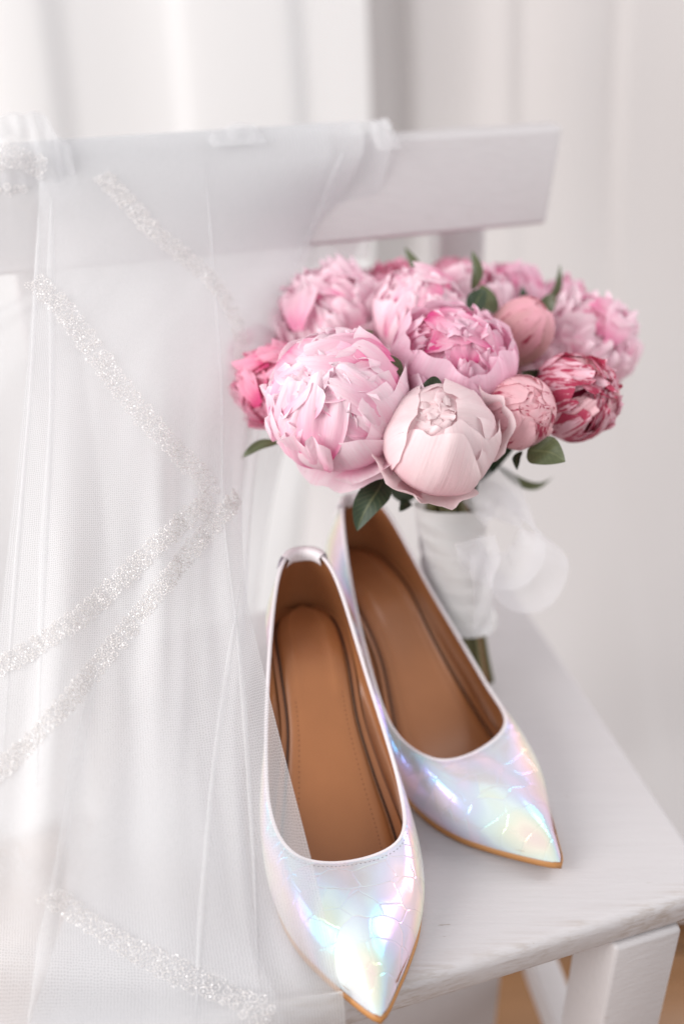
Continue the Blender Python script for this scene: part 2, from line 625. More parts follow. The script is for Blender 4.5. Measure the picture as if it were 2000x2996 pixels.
# rear posts (they run on down as the back legs)
pc = at_y(1371, 690, .885)
for off in (0, -.345):
    c = Vector((pc.x, pc.y, 0)) + E_R * off
    hw, d0 = E_R * .021, E_B * .026
    top = Vector((0, 0, RAIL_R.z - .012))
    lean = E_B * .012
    base = c - E_B * .004
    q = [base - hw - E_B * .03, base + hw - E_B * .03, base + hw + d0 - E_B * .03, base - hw + d0 - E_B * .03]
    tq = [c - hw + thk + lean - E_B * .018, c + hw + thk + lean - E_B * .018, c + hw + d0 + thk + lean - E_B * .018, c - hw + d0 + thk + lean - E_B * .018]
    bevel_box('back_post', [L(p) for p in q] + [L(p + top) for p in tq], M_PAINT, chair, .003, 2)
# front legs
lc = at_z(1938, 2806, SEAT - T)
for off in (0, -.355):
    c = Vector((lc.x, lc.y, 0)) + E_R * off + E_B * .036
    hw, hd = E_R * .0235, E_B * .0215
    q = [c - hw - hd, c + hw - hd, c + hw + hd, c - hw + hd]
    bevel_box('leg', [L(p) for p in q] + [L(p + Vector((0, 0, SEAT - T + .001))) for p in q], M_PAINT, chair, .003, 2)
# stretchers between the legs
for (za, off) in ((.20, 0), (.20, -.355)):
    a = Vector((lc.x, lc.y, za)) + E_R * off + E_B * .024
    b = Vector((pc.x, pc.y, za)) + E_R * (off * 1.09) - E_B * .034
    w = E_R * .011
    up = Vector((0, 0, .032))
    bevel_box('stretcher', [L(p) for p in (a - w, a + w, b + w, b - w)] + [L(p + up) for p in (a - w, a + w, b + w, b - w)], M_PAINT, chair, .002, 2)
mid = Vector((lc.x, lc.y, .10)) + E_B * .17
w = E_B * .011
up = Vector((0, 0, .032))
a, b = mid - E_R * .012, mid - E_R * .343
bevel_box('stretcher', [L(p) for p in (a - w, a + w, b + w, b - w)] + [L(p + Vector((0, 0, .10)) + up) for p in (a - w, a + w, b + w, b - w)], M_PAINT, chair, .002, 2)

# ------------------------------------------------------------------ shoes
SH = dict(yb=.0157, zb=.1568, wa=.0177, za=.1522, wb=.0325, yb2=.0762, zb2=.0961, wc=.0411, yc=.1282, zc=.0504, wd=.032, yd=.1644, zd=.0426, yt=.1707, zt=.0363, asy=-.0023, L=.2565, sw=.0434)


def arc_resample(c, n):
    d = np.r_[0, np.cumsum(np.linalg.norm(np.diff(c, axis=0), axis=1))]
    t = np.linspace(0, d[-1], n)
    return np.c_[[np.interp(t, d, c[:, k]) for k in range(3)]].T


def shoe(name, pose, side, label, group):
    d = SH
    a = d['asy'] * side
    root = empty(name, (pose[0], pose[1], SEAT))
    root.rotation_euler = (0, 0, pose[2])
    tag(root, label, 'shoe', group)
    NH = 72
    off = np.array([0, -.155, 0])
    # topline, half from heel to throat, both sides
    ctrl = [(0, d['yb'], d['zb']), (d['wa'], d['yb'] + .018, d['za']), (d['wb'], d['yb2'], d['zb2']), (d['wc'] + a * .5, d['yc'], d['zc']), (d['wd'] + a, d['yd'], d['zd']),
            (a, d['yt'], d['zt']), (-d['wd'] + a, d['yd'], d['zd']), (-d['wc'] + a * .5, d['yc'], d['zc']), (-d['wb'], d['yb2'], d['zb2']), (-d['wa'], d['yb'] + .018, d['za'])]
    rim = catmull(ctrl, 400, True)
    ih = int(np.argmin(rim[:, 1]))
    rim = np.roll(rim, -ih, axis=0)
    it = int(np.argmax(rim[:, 1]))
    rimR = arc_resample(rim[:it + 1], NH)
    rimL = arc_resample(np.vstack([rim[it:], rim[:1]]), NH)[::-1]
    yy = np.array([.006, .0075, .013, .022, .036, .062, .09, .113, .134, .155, .178, .200, .220, .2385, .2515, .2565])
    ww = np.array([0, .008, .016, .0215, .0255, .0262, .0268, .0335, .0410, .0434, .0418, .0355, .0252, .0136, .0050, 0])
    zz = np.array([.104, .104, .1035, .1025, .100, .092, .068, .042, .0195, .0075, .0045, .0045, .0060, .0080, .0100, .0105])
    cx = a * np.interp(yy, [0, .1, .17, .26], [0, .3, .9, .8])
    fR = arc_resample(catmull(np.c_[cx + ww, yy, zz], 500), NH)
    fL = arc_resample(catmull(np.c_[cx - ww, yy, zz], 500), NH)
    # closed loops: right heel->toe, left toe->heel (drop duplicates)
    RIM = np.vstack([rimR, rimL[-2:0:-1]]) + off
    FE = np.vstack([fR, fL[-2:0:-1]]) + off
    n = len(RIM)
    cen = np.array([0, .09, .06]) + off
    tan = np.roll(FE, -1, 0) - np.roll(FE, 1, 0) + np.roll(RIM, -1, 0) - np.roll(RIM, 1, 0)
    dd = RIM - FE
    nm = np.cross(tan, dd)
    nm /= np.linalg.norm(nm, axis=1)[:, None] + 1e-9
    outw = FE - np.array([0, 0, 0]) - np.c_[np.zeros(n), FE[:, 1] * .6, np.zeros(n)]
    sgn = np.sign((nm * outw).sum(1))
    sgn[sgn == 0] = 1
    if np.median(sgn) < 0:
        nm = -nm
    dl = np.linalg.norm(dd, axis=1)[:, None]
    fy = FE[:, 1:2] + .155
    toe = np.clip((fy - .16) / .09, 0, 1)
    heel = np.clip((.05 - fy) / .05, 0, 1)
    k1 = .15 + .06 * toe + .02 * heel
    k2 = .07 + .09 * toe - .04 * heel
    P1 = FE + .30 * dd + nm * k1 * dl
    P2 = FE + .70 * dd + nm * k2 * dl
    # the heel counter bellies out a little at the back
    rows = []
    NV = 22
    for j in range(NV):
        t = j / (NV - 1)
        rows.append((1 - t) ** 3 * FE + 3 * (1 - t) ** 2 * t * P1 + 3 * (1 - t) * t ** 2 * P2 + t ** 3 * RIM)
    rows = np.array(rows)
    up = mesh('upper', rows.reshape(-1, 3), grid_faces(n, NV, True), M_IRID, root)
    # lining: the same surface moved in by the leather's thickness
    dS = np.gradient(rows, axis=0)
    dT = np.roll(rows, -1, 1) - np.roll(rows, 1, 1)
    nn = np.cross(dT, dS)
    nn /= np.linalg.norm(nn, axis=2)[:, :, None] + 1e-9
    if (nn[NV // 2] * nm).sum() < 0:
        nn = -nn
    lin = rows - nn * .0014
    lin[0] = FE * [.97, 1, 1] + [0, 0, .0005]
    lin[-1] = RIM - nn[-1] * .0010
    mesh('lining', lin.reshape(-1, 3), [f[::-1] for f in grid_faces(n, NV, True)], M_LINING, root)
    # rolled top edge
    bv, bf = [], []
    m = 8
    for i in range(n):
        t = Vector(RIM[(i + 1) % n] - RIM[i - 1]).normalized()
        o1 = Vector(nn[-1][i]).normalized()
        o1 = (o1 - t * o1.dot(t)).normalized()
        o2 = t.cross(o1)
        for k in range(m):
            an = 2 * pi * k / m
            bv.append(Vector(RIM[i] - nn[-1][i] * .0005) + o1 * cos(an) * .00125 + o2 * sin(an) * .0011)
    bf = []
    for i in range(n):
        for k in range(m):
            a0 = i * m + k
            a1 = i * m + (k + 1) % m
            b0 = ((i + 1) % n) * m + k
            b1 = ((i + 1) % n) * m + (k + 1) % m
            bf.append((a0, a1, b1, b0))
    mesh('top_binding', bv, bf, M_BIND, root)
    # folded tab at the back of the heel
    tv = []
    idx = [i % n for i in range(-5, 6)]
    prof = [(.0026, -.011), (.0028, -.002), (.0024, .0022), (-.0008, .0026), (-.0034, .0018), (-.0034, -.006)]
    for i in idx:
        o1 = nn[-1][i]
        dn = rows[-4][i] - rows[-1][i]
        dn = dn / np.linalg.norm(dn)
        for (po, pz) in prof:
            tv.append(RIM[i] + o1 * po - dn * pz)
    mesh('heel_tab', tv, grid_faces(len(prof), len(idx)), M_BIND, root)
    # stitch holes under the front of the topline
    sv, sf = [], []
    row = rows[-3]
    ring = np.r_[[np.linalg.norm(row[(i + 1) % n] - row[i]) for i in range(n)]]
    cum = np.r_[0, np.cumsum(ring)]
    s = 0
    while s < cum[-1]:
        i = int(np.searchsorted(cum, s, side='right') - 1) % n
        f = (s - cum[i]) / max(ring[i], 1e-9)
        # keep a fixed 3.6 mm below the edge
        pe = RIM[i] * (1 - f) + RIM[(i + 1) % n] * f
        pr = rows[-6][i] * (1 - f) + rows[-6][(i + 1) % n] * f
        pa = rows[-2][i] * (1 - f) + rows[-2][(i + 1) % n] * f
        pq = np.array([rows[k][i] * (1 - f) + rows[k][(i + 1) % n] * f for k in range(NV - 1, -1, -1)])
        ds = np.r_[0, np.cumsum(np.linalg.norm(np.diff(pq, axis=0), axis=1))]
        p = np.array([np.interp(.0036, ds, pq[:, k]) for k in range(3)])
        o1 = nn[-3][i]
        t = Vector(row[(i + 1) % n] - row[i]).normalized()
        if p[1] > .005:
            o2 = Vector(o1).cross(t).normalized()
            b0 = len(sv)
            for (aa, bb, cc) in ((.0006, 0, .0001), (0, .0004, .0001), (-.0006, 0, .0001), (0, -.0004, .0001), (0, 0, .0004)):
                sv.append(Vector(p) + t * aa + o2 * bb + Vector(o1) * cc)
            sf += [(b0, b0 + 1, b0 + 4), (b0 + 1, b0 + 2, b0 + 4), (b0 + 2, b0 + 3, b0 + 4), (b0 + 3, b0, b0 + 4)]
        s += .0026
    st = mesh('stitching', sv, sf, M_HOLE, root, smooth=False)
    tag(st, kind='stuff')
    # insole, inner floor of the shoe
    iv, ifc, iuv = [], [], []
    ni, nj = 64, 17
    ys = np.linspace(.0095, .238, ni)
    cR = np.c_[[np.interp(ys, fR[:, 1], fR[:, k]) for k in range(3)]].T
    cL = np.c_[[np.interp(ys, fL[:, 1], fL[:, k]) for k in range(3)]].T
    for i in range(ni):
        for j in range(nj):
            u = j / (nj - 1) * 2 - 1
            c0 = (cR[i] + cL[i]) / 2
            hw = (cR[i] - cL[i]) / 2
            p = c0 + hw * u * .985
            p[2] += .0030 + .0016 * u * u
            iv.append(p + off)
    mesh('insole_board', iv, grid_faces(nj, ni), M_LINING, root)
    # raised footbed with a clear edge
    fv = []
    ys = np.linspace(.0, 1, ni)
    for i in range(ni):
        q = ys[i]
        y = .0115 + q * .195
        cr = np.array([np.interp(y, fR[:, 1], fR[:, k]) for k in range(3)])
        cl = np.array([np.interp(y, fL[:, 1], fL[:, k]) for k in range(3)])
        c0, hw = (cr + cl) / 2, (cr - cl) / 2
        inset = .83 * min(1, (q / .05) ** .5 if q < .05 else 1)
        for j in range(nj):
            u = j / (nj - 1) * 2 - 1
            p = c0 + hw * u * inset
            e = abs(u)
            p[2] += .0032 + (.0034 if e < .88 else .0034 * max(0, 1 - ((e - .88) / .12) ** 2) - .001 * (e > .98)) - .0012 * math.exp(-((e - .72) / .05) ** 2) + .0006 * e * e
            if q > .02 and q < .34:      # padded heel cup edge
                p[2] += .0012 * math.exp(-((e - .62) / .12) ** 2)
            fv.append(p + off)
    ft = mesh('footbed', fv, grid_faces(nj, ni), M_INSOLE, root)
    ev = []  # pale strip along one footbed edge: a painted reflection
    for i in range(40):
        y = .052 + i * .0028
        cr = np.array([np.interp(y, fR[:, 1], fR[:, k]) for k in range(3)])
        cl = np.array([np.interp(y, fL[:, 1], fL[:, k]) for k in range(3)])
        for (kx, kz) in ((.795, .0066), (.818, .0058), (.826, .0040)):
            q_ = (cr + cl) / 2 - (cr - cl) / 2 * kx + off
            ev.append((q_[0], q_[1], q_[2] + kz))
    for sg in (-1, 1):  # dark tubes draw the shade in the crease beside the footbed
        pl = []
        for i in range(60):
            y = .018 + i * .0032
            cr = np.array([np.interp(y, fR[:, 1], fR[:, k]) for k in range(3)])
            cl = np.array([np.interp(y, fL[:, 1], fL[:, k]) for k in range(3)])
            q_ = (cr + cl) / 2 + (cr - cl) / 2 * sg * min(.84, .84 * ((y - .0115) / .012) ** .5) + off
            pl.append(Vector((q_[0], q_[1], q_[2] + .0044)))
        Vt, Ft = tube(pl, .0008, 6)
        mesh('footbed_crease_shade', Vt, Ft, mat_crease, ft)
    mesh('footbed_glint', ev, grid_faces(3, 40), M_GLINT, ft)
    sv, sf = [], []
    for sgn_ in (-1, 1):
        for i in range(90):
            y = .025 + i * .0021
            if y > .205:
                break
            cr = np.array([np.interp(y, fR[:, 1], fR[:, k]) for k in range(3)])
            cl = np.array([np.interp(y, fL[:, 1], fL[:, k]) for k in range(3)])
            p = (cr + cl) / 2 + (cr - cl) / 2 * .585 * sgn_ + off
            p[2] += .0062
            b0 = len(sv)
            for (aa, bb, cc) in ((.0005, 0, 0), (0, .0008, 0), (-.0005, 0, 0), (0, -.0008, 0), (0, 0, .0005)):
                sv.append((p[0] + aa, p[1] + bb, p[2] + cc))
            sf += [(b0, b0 + 1, b0 + 4), (b0 + 1, b0 + 2, b0 + 4), (b0 + 2, b0 + 3, b0 + 4), (b0 + 3, b0, b0 + 4)]
    s2 = mesh('stitching', sv, sf, mat_thread, ft, smooth=False)
    tag(s2, kind='stuff')
    # outsole
    N1 = np.cross(np.roll(FE, -1, 0) - np.roll(FE, 1, 0), [0, 0, 1])
    N1 /= np.linalg.norm(N1, axis=1)[:, None] + 1e-9
    if (N1[n // 4] * [FE[n // 4][0], 0, 0]).sum() < 0:
        N1 = -N1
    ringA = FE + N1 * .0002 + [0, 0, .0008]
    ringB = FE + N1 * .0013 + [0, 0, -.0004]
    ringC = FE + N1 * .0011 + [0, 0, -.0032]
    ringD = FE - N1 * .0010 + [0, 0, -.0042]
    sv = np.vstack([ringA, ringB, ringC, ringD])
    fcs = grid_faces(n, 4, True)
    # close the underside with cross strips between right and left halves
    base = 3 * n
    for i in range(1, NH - 2):
        fcs.append((base + i, base + i + 1, base + (n - i - 1), base + (n - i) % n))
    fcs.append((base, base + 1, base + n - 1))
    fcs.append((base + NH - 2, base + NH - 1, base + NH))
    mesh('outsole', sv, fcs, M_SOLE, root)
    # stiletto heel
    hv = []
    kk, mm = 14, 24
    for k in range(kk):
        t = k / (kk - 1)
        z = .1005 * (1 - t)
        sq = (1 - t) ** 2.2
        rx = .0048 + .0195 * sq
        ry = .0052 + .0245 * sq
        cyy = .017 + .020 * sq + .006 * (1 - t)
        for i in range(mm):
            an = 2 * pi * i / mm
            zz_ = z - (.0035 if k == 0 else 0) - (.012 * (1 - t) ** 3 * (cos(an) * .5 + .5) if k < 6 else 0)
            hv.append((rx * sin(an), cyy + ry * cos(an) - .155, zz_))
    hf = grid_faces(mm, kk, True) + [tuple((kk - 1) * mm + i for i in range(mm)), tuple(range(mm - 1, -1, -1))]
    mesh('heel', hv, hf, M_IRID, root)
    return root


M_GLINT = mat_simple('painted_glint', (.62, .47, .33), .25, .6)  # lighter colour stands for the glint on the footbed edge
mat_crease = mat_simple('crease_shade', (.06, .022, .01), .6)  # dark brown stands for shade in the gap round the footbed
mat_thread = mat_simple('tan_thread', (.13, .045, .018), .7)
shoeN = shoe('pump_shoe', (-5.8e-4, .4581, 3.3322), 1, 'iridescent pointed pump partly under the veil, toe over the seat edge', 'pair of iridescent pumps on the seat')
shoeR = shoe('pump_shoe', (.0813, .5501, 3.7191), -1, 'iridescent pointed pump beside the ribbon wrapped stems, heel under the flowers', 'pair of iridescent pumps on the seat')

# ------------------------------------------------------------------ bouquet
bouquet = empty('bouquet', (.10, .645, SEAT))
tag(bouquet, 'round bouquet of pink peonies with ribbon wrapped stems standing on the seat', 'bouquet')
B0 = Vector((.10, .645, SEAT))
HEAD = Vector((.068, .672, .655))


def smooth_rand(r, n, k):
    c = r.uniform(-1, 1, k)
    x = np.linspace(0, k - 1, n)
    i = np.minimum(x.astype(int), k - 2)
    f = x - i
    f = f * f * (3 - 2 * f)
    return c[i] * (1 - f) + c[i + 1] * f


def petal_grid(r, R, th0, th1, W, nu=21, nv=17, ruff=.03, flare=0., edge=.02, twist=.03, zsc=1., notch=.05, curl=0., crinkle=.014):
    """one petal: a cupped obovate patch on a ball of radius R, from polar angle th0 (base) to th1 (tip)."""
    u = np.linspace(-1, 1, nu)
    v = np.linspace(0, 1, nv)
    U, V = np.meshgrid(u, v)
    notch = notch * .7
    lob = smooth_rand(r, nu, 5) * .06 + smooth_rand(r, nu, 8) * .028
    e = 1 - .24 * np.abs(u) ** 3.4 + lob - notch * np.exp(-((u - r.uniform(-.6, .6)) / .20) ** 2)
    v2 = V * e[None, :]
    th = np.radians(th0 + (th1 - th0) * v2)
    x = np.clip(v2, 0, 1.1)
    wp = .30 + .70 * np.sin(np.pi * .5 * np.clip(x / .62, 0, 1)) ** 1.2
    wp = wp * (1 - .14 * np.clip((x - .62) / .38, 0, 1.2) ** 2)
    be = U * np.radians(W) * wp
    ph1, ph2, ph3 = r.uniform(0, 6.28, 3)
    rad = 1 + flare * x ** 3 + edge * U ** 2 * (.3 + x) + twist * U * x
    rad = rad + ruff * x ** 3 * (.8 * np.sin(4.0 * U + ph1) + .6 * np.sin(9 * U + ph2) + .25 * np.sin(17 * U + ph3))
    rad = rad + crinkle * np.sin(2.5 * np.pi * V + ph3 + 2 * U) * np.cos(2.6 * U + ph1) * x + crinkle * .6 * np.cos(7 * U + ph2) * x
    rad = rad + curl * np.clip(x - .78, 0, 1) ** 1.3 * 6
    rad = rad * R
    X = rad * np.cos(be) * np.sin(th)
    Y = rad * np.sin(be)
    Z = rad * np.cos(be) * np.cos(th) * zsc
    pts = np.stack([X, Y, Z], -1).reshape(-1, 3)
    uv = np.stack([U * .5 + .5, np.clip(V, 0, 1)], -1).reshape(-1, 2)
    return pts, uv


def frame_from(axis, spin):
    w = Vector(axis).normalized()
    u = w.orthogonal().normalized()
    u = (Matrix.Rotation(spin, 3, w) @ u)
    v = w.cross(u)
    return np.array([u, v, w]).T


def rotz(pts, a):
    c, s = cos(a), sin(a)
    return pts @ np.array([[c, s, 0], [-s, c, 0], [0, 0, 1]])


def peony(px, depth, r, layers, ruffles, mat, seed, axis=None, label=None, zsc=.92, rmat=None, spin=None):
    """layers: list of (count, R, th1 range, W, kwargs); ruffles: (count, R range, th1 range, W range, kwargs)."""
    rs = np.random.RandomState(seed)
    c = at_depth(px[0], px[1], depth)
    if axis is None:
        axis = (c - HEAD + Vector((0, 0, .05))).normalized()
    Fm = frame_from(axis, rs.uniform(0, 6.28) if spin is None else spin)
    root = empty('peony', c - B0, bouquet)
    if label:
        root['label'] = label
    for (cnt, R, t1, W, kw) in layers:
        kw = dict(kw)
        az = kw.pop('az', None)
        th0 = kw.pop('th0', 168)
        pm = kw.pop('mat', mat)
        kw2 = dict(tilt=kw.pop('tilt', .13))
        a0 = rs.uniform(0, 6.28)
        for k in range(cnt):
            ang = (a0 + 2 * pi * k / cnt + rs.uniform(-.18, .18)) if az is None else radians(az[k])
            p, uv = petal_grid(rs, R * r * rs.uniform(.95, 1.05), th0, rs.uniform(*t1), W * rs.uniform(.9, 1.12), zsc=zsc, **kw)
            tl = kw2.get('tilt', .10)
            p = p @ np.array(Matrix.Rotation(rs.normal() * tl, 3, 'Y')).T @ np.array(Matrix.Rotation(rs.normal() * tl * .7, 3, 'X')).T
            p = rotz(p, ang) @ Fm.T
            mesh('petal', p, grid_faces(21, 17), pm, root, uvs=uv)
    if ruffles:
        cnt, Rr, t1, Wr, kw = ruffles
        kw = dict(kw)
        kw.pop('th0', 0)
        V, Fc, UV = [], [], []
        # the packed heart behind the small petals
        nh, mh = 20, 12
        for j in range(mh):
            for i in range(nh):
                th_, ph_ = pi * j / (mh - 1), 2 * pi * i / nh
                q = r * Rr[0] * .86 * (1 + .06 * sin(5 * ph_ + 3 * th_) + .05 * sin(9 * th_ + 4 * ph_))
                V.append(np.array([q * sin(th_) * cos(ph_), q * sin(th_) * sin(ph_), q * cos(th_) * zsc]) @ Fm.T)
                UV.append((i / nh, .2))
        Fc += grid_faces(nh, mh, True)
        for k in range(cnt):
            tt = rs.uniform(t1[0] - 30, t1[1])
            p, uv = petal_grid(rs, rs.uniform(*Rr) * r, tt + rs.uniform(38, 64), tt, rs.uniform(*Wr) * 1.3, nu=13, nv=9, zsc=zsc, flare=rs.uniform(-.12, .10), **kw)
            p = rotz(p, rs.uniform(0, 6.28))
            q = Matrix.Rotation(rs.uniform(-.3, .3), 3, Vector(rs.uniform(-1, 1, 3)).normalized())
            p = p @ np.array(q).T
            p = p @ Fm.T
            Fc += grid_faces(13, 9, off=len(V))
            V += list(p)
            UV += list(uv)
        o = mesh('inner_petals', V, Fc, rmat or mat, root, uvs=UV)
        tag(o, kind='stuff')
    # calyx under the flower
    gv = []
    for j in range(5):
        t = j / 4
        for i in range(12):
            an = 2 * pi * i / 12
            rr_ = r * (.55 * math.sin(.2 + t * 1.2))
            gv.append(np.array([rr_ * cos(an), rr_ * sin(an), -r * zsc * (1.06 - .22 * t)]) @ Fm.T)
    mesh('calyx', gv, grid_faces(12, 5, True), M_STEM, root)
    return c, Vector(axis)


UPF = lambda x, y, z: Vector((x, y, z)).normalized()
FL = []
# big pink peony, front
FL.append(peony((982, 1170), .665, .0442,
    [(5, 1.0, (46, 66), 48, dict(ruff=.035, edge=.01, twist=.05)), (5, .96, (40, 60), 42, dict(ruff=.06, twist=.05, notch=.15)),
     (6, .95, (22, 46), 28, dict(ruff=.10, notch=.22, th0=112, tilt=.2)), (6, .98, (-6, 26), 23, dict(ruff=.13, notch=.25, th0=82, tilt=.25)),
     (2, 1.08, (92, 108), 50, dict(flare=.26, ruff=.05, az=(205, 262)))],
    (54, (.74, 1.02), (4, 55), (11, 20), dict(ruff=.15, edge=.10, notch=.28, crinkle=.035)), P_PINK, 11, UPF(-.30, -.62, .72), 'large full pink peony with ruffled heart', spin=0))
# pale blush peony, front
FL.append(peony((1290, 1282), .650, .0350,
    [(5, 1.0, (20, 42), 54, dict(ruff=.05, twist=.06, curl=.012)), (4, .93, (10, 30), 48, dict(ruff=.06, twist=.05)), (4, .87, (-4, 18), 36, dict(ruff=.08, th0=120, tilt=.18)),
     (3, 1.08, (80, 100), 42, dict(flare=.18, ruff=.07, az=(150, 212, 335)))],
    (26, (.76, .92), (2, 30), (10, 18), dict(ruff=.12, edge=.06, notch=.2)), P_BLUSH, 23, UPF(-.04, -.66, .75), 'pale blush rounded peony with crimson flecks', spin=0))
# rose cup
FL.append(peony((1325, 1052), .690, .0405,
    [(5, 1.02, (36, 54), 50, dict(ruff=.05, twist=.05, edge=.0)), (5, .95, (46, 64), 40, dict(ruff=.06, twist=.06, notch=.18)), (4, .87, (42, 60), 34, dict(ruff=.07, notch=.22))],
    (56, (.50, .86), (6, 52), (10, 20), dict(ruff=.17, edge=.1, notch=.25, crinkle=.04)), P_CUP, 35, UPF(.10, -.36, .92), 'cupped rose pink peony with dark ruffled centre', zsc=.86))
# striped bud
FL.append(peony((1517, 1208), .675, .0230,
    [(4, 1.0, (16, 34), 54, dict(ruff=.02, twist=.06)), (4, .95, (2, 20), 50, dict(twist=.06)), (3, .91, (-10, 8), 44, dict())],
    (12, (.82, .93), (2, 30), (14, 26), dict(ruff=.05, edge=.05)), P_STRIPE, 47, UPF(.30, -.70, .62), 'small closed peony streaked with crimson', zsc=1.05))
# red striped peony
FL.append(peony((1674, 1162), .700, .0290,
    [(5, 1.0, (44, 66), 44, dict(ruff=.07, twist=.05, notch=.25)), (5, .95, (26, 50), 34, dict(ruff=.09, notch=.28, tilt=.16)), (4, .93, (4, 28), 26, dict(ruff=.10, th0=100, tilt=.2, mat=P_STRIPE))],
    (44, (.72, .99), (4, 52), (8, 16), dict(ruff=.15, edge=.08, notch=.3)), P_RED, 52, UPF(.62, -.58, .50), 'half open peony striped deep red', zsc=1.0))
# bud at the top
FL.append(peony((1520, 972), .735, .0215,
    [(4, 1.0, (-2, 16), 58, dict(ruff=.01, twist=.06)), (4, .95, (-14, 6), 54, dict(twist=.05))], None, P_BUD, 61, UPF(.30, -.35, .90), 'tight streaked peony bud with greenish base', zsc=1.2))
# pale fluffy, right back
FL.append(peony((1725, 1005), .775, .0350,
    [(6, 1.0, (60, 96), 42, dict(ruff=.10, flare=.14, notch=.22)), (6, .95, (36, 70), 32, dict(ruff=.13, notch=.25, tilt=.18))],
    (54, (.7, 1.06), (6, 75), (11, 22), dict(ruff=.18, edge=.08, notch=.25)), P_LIGHT, 72, UPF(.62, -.15, .70), 'open pale pink peony at the outer side of the bouquet'))
# hot pink, left
FL.append(peony((800, 1125), .715, .0275,
    [(5, 1.0, (54, 84), 42, dict(ruff=.09, flare=.10, notch=.25)), (5, .95, (34, 58), 32, dict(ruff=.10, notch=.25, tilt=.18))],
    (46, (.68, 1.02), (6, 60), (9, 18), dict(ruff=.17, edge=.1, notch=.3)), P_HOT, 83, UPF(-.75, -.38, .50), 'deep pink ruffled peony leaning towards the veil', zsc=.95))
# fluffy light, back left
FL.append(peony((965, 935), .775, .0390,
    [(6, 1.0, (60, 96), 42, dict(ruff=.10, flare=.14, notch=.22)), (6, .95, (36, 70), 32, dict(ruff=.13, notch=.25, tilt=.18))],
    (60, (.7, 1.05), (6, 70), (11, 22), dict(ruff=.18, edge=.08, notch=.25)), P_LIGHT, 94, UPF(-.42, -.10, .88), 'open light pink peony with frilled petals'))
# behind the cup
FL.append(peony((1225, 915), .745, .0335,
    [(5, 1.0, (40, 62), 46, dict(ruff=.06, notch=.18)), (5, .95, (22, 48), 36, dict(ruff=.08, notch=.2, tilt=.15)), (1, 1.05, (56, 62), 40, dict(flare=.15, az=(200,)))],
    (36, (.72, 1.0), (4, 45), (11, 20), dict(ruff=.13, edge=.06, notch=.25)), P_LIGHT, 105, UPF(-.05, -.30, .95), 'rounded light pink peony behind the rose cup'))
BK = [((1165, 868), .815, .0290, P_HOT, 'smooth pink peony with broad petals at the back', (30, 50), UPF(-.2, .1, .98)),
      ((1325, 838), .850, .0240, P_HOT, 'small deep pink peony at the back', (30, 50), UPF(.05, .25, .96)),
      ((1375, 880), .785, .0300, P_LIGHT, 'light pink peony with crimson edged heart at the back', (36, 60), UPF(.08, -.05, .99)),
      ((1492, 868), .830, .0270, P_CUP, 'rounded pink peony with red throat at the back', (20, 42), UPF(.25, .1, .95)),
      ((1030, 885), .850, .0290, P_LIGHT, 'faint pink peony behind the frilled one', (40, 70), UPF(-.3, .3, .9)),
      ((745, 1045), .780, .0220, P_LIGHT, 'pale peony behind the deep pink one', (40, 70), UPF(-.8, .1, .5)),
      ((1640, 905), .845, .0260, P_CUP, 'pink peony behind the outer pale one', (40, 64), UPF(.4, .3, .85)),
      ((1150, 1010), .780, .0300, P_LIGHT, None, (36, 60), UPF(-.1, -.2, .97)),
      ((1595, 1085), .765, .0270, P_LIGHT, None, (36, 60), UPF(.4, -.2, .9)),
      ((1440, 1010), .770, .0260, P_CUP, None, (36, 60), UPF(.2, -.2, .95))]
for k, (px, dp, r, mt, lb, t1, ax) in enumerate(BK):
    FL.append(peony(px, dp, r, [(5, 1.0, (t1[0] + 6, t1[1] + 10), 48, dict(ruff=.06, flare=.06)), (4, .95, (t1[0] - 10, t1[1] - 6), 40, dict(ruff=.09, notch=.2, tilt=.15))],
        (26, (.68, 1.0), (5, 50), (12, 24), dict(ruff=.13, edge=.07, notch=.22)), mt, 200 + 7 * k, ax, lb))

# stems gathered in the handle
HB = at_z(1372, 2014, SEAT)           # where they stand on the seat
HT = at_y(1312, 1492, .668)           # top of the ribbon
ax_h = (HT - HB).normalized()
ux = ax_h.cross(Vector((0, 1, 0))).normalized()
uy = ax_h.cross(ux)
rng = random.Random(9)
for k, (c, axx) in enumerate(FL):
    an = k * 2.39996
    rad = .0150 * math.sqrt((k + .6) / len(FL))
    o = ux * cos(an) * rad + uy * sin(an) * rad
    p_b = HB + o * 1.12 + Vector((0, 0, .0045 + max(0, -(o * 1.12).z)))
    p_m = HB + (HT - HB) * .55 + o * .92
    p_t = HT + o * 1.05
    r_f = c - axx * .028
    p_q = HB + (HT - HB) * .85 + o
    p_u = HB + (HT - HB) * .25 + o * 1.0
    pts = catmull([p_b, p_u, p_m, p_q, p_t + ax_h * .006, p_t * .45 + r_f * .55 + ax_h * .012, r_f], 34)
    V, Fc = tube([p - B0 for p in map(Vector, pts)], rng.uniform(.0030, .0040), 9)
    mesh('stem', V, Fc, M_STEMB if k % 3 == 0 else M_STEM, bouquet)
# ribbon: wound round the stems, each turn lapping the last
wv = []
nr, na = 120, 56
L0, L1 = .060 / (HT - HB).length, 1.02
for j in range(nr):
    t = j / (nr - 1)
    for i in range(na):
        an = 2 * pi * i / na
        ph = (t * 7.5 + i / na) % 1.0
        rr_ = .0254 + .0008 * ph + .0012 * sin(3 * an + 5 * t) - .003 * sin(pi * t) * .6 + .0004 * sin(40 * t + 4 * an)
        tt = L0 + (L1 - L0) * t + (.06 * math.sin(an + .8) * (t - .2) if t > .2 else 0) + (.03 * math.sin(an * 1.0 + 2.2) * (.2 - t) * 5 if t < .2 else 0)
        wv.append(HB + (HT - HB) * tt + (ux * cos(an) + uy * sin(an)) * rr_ - B0)
mesh('ribbon_wrap', wv, grid_faces(na, nr, True), M_RIBBON, bouquet)


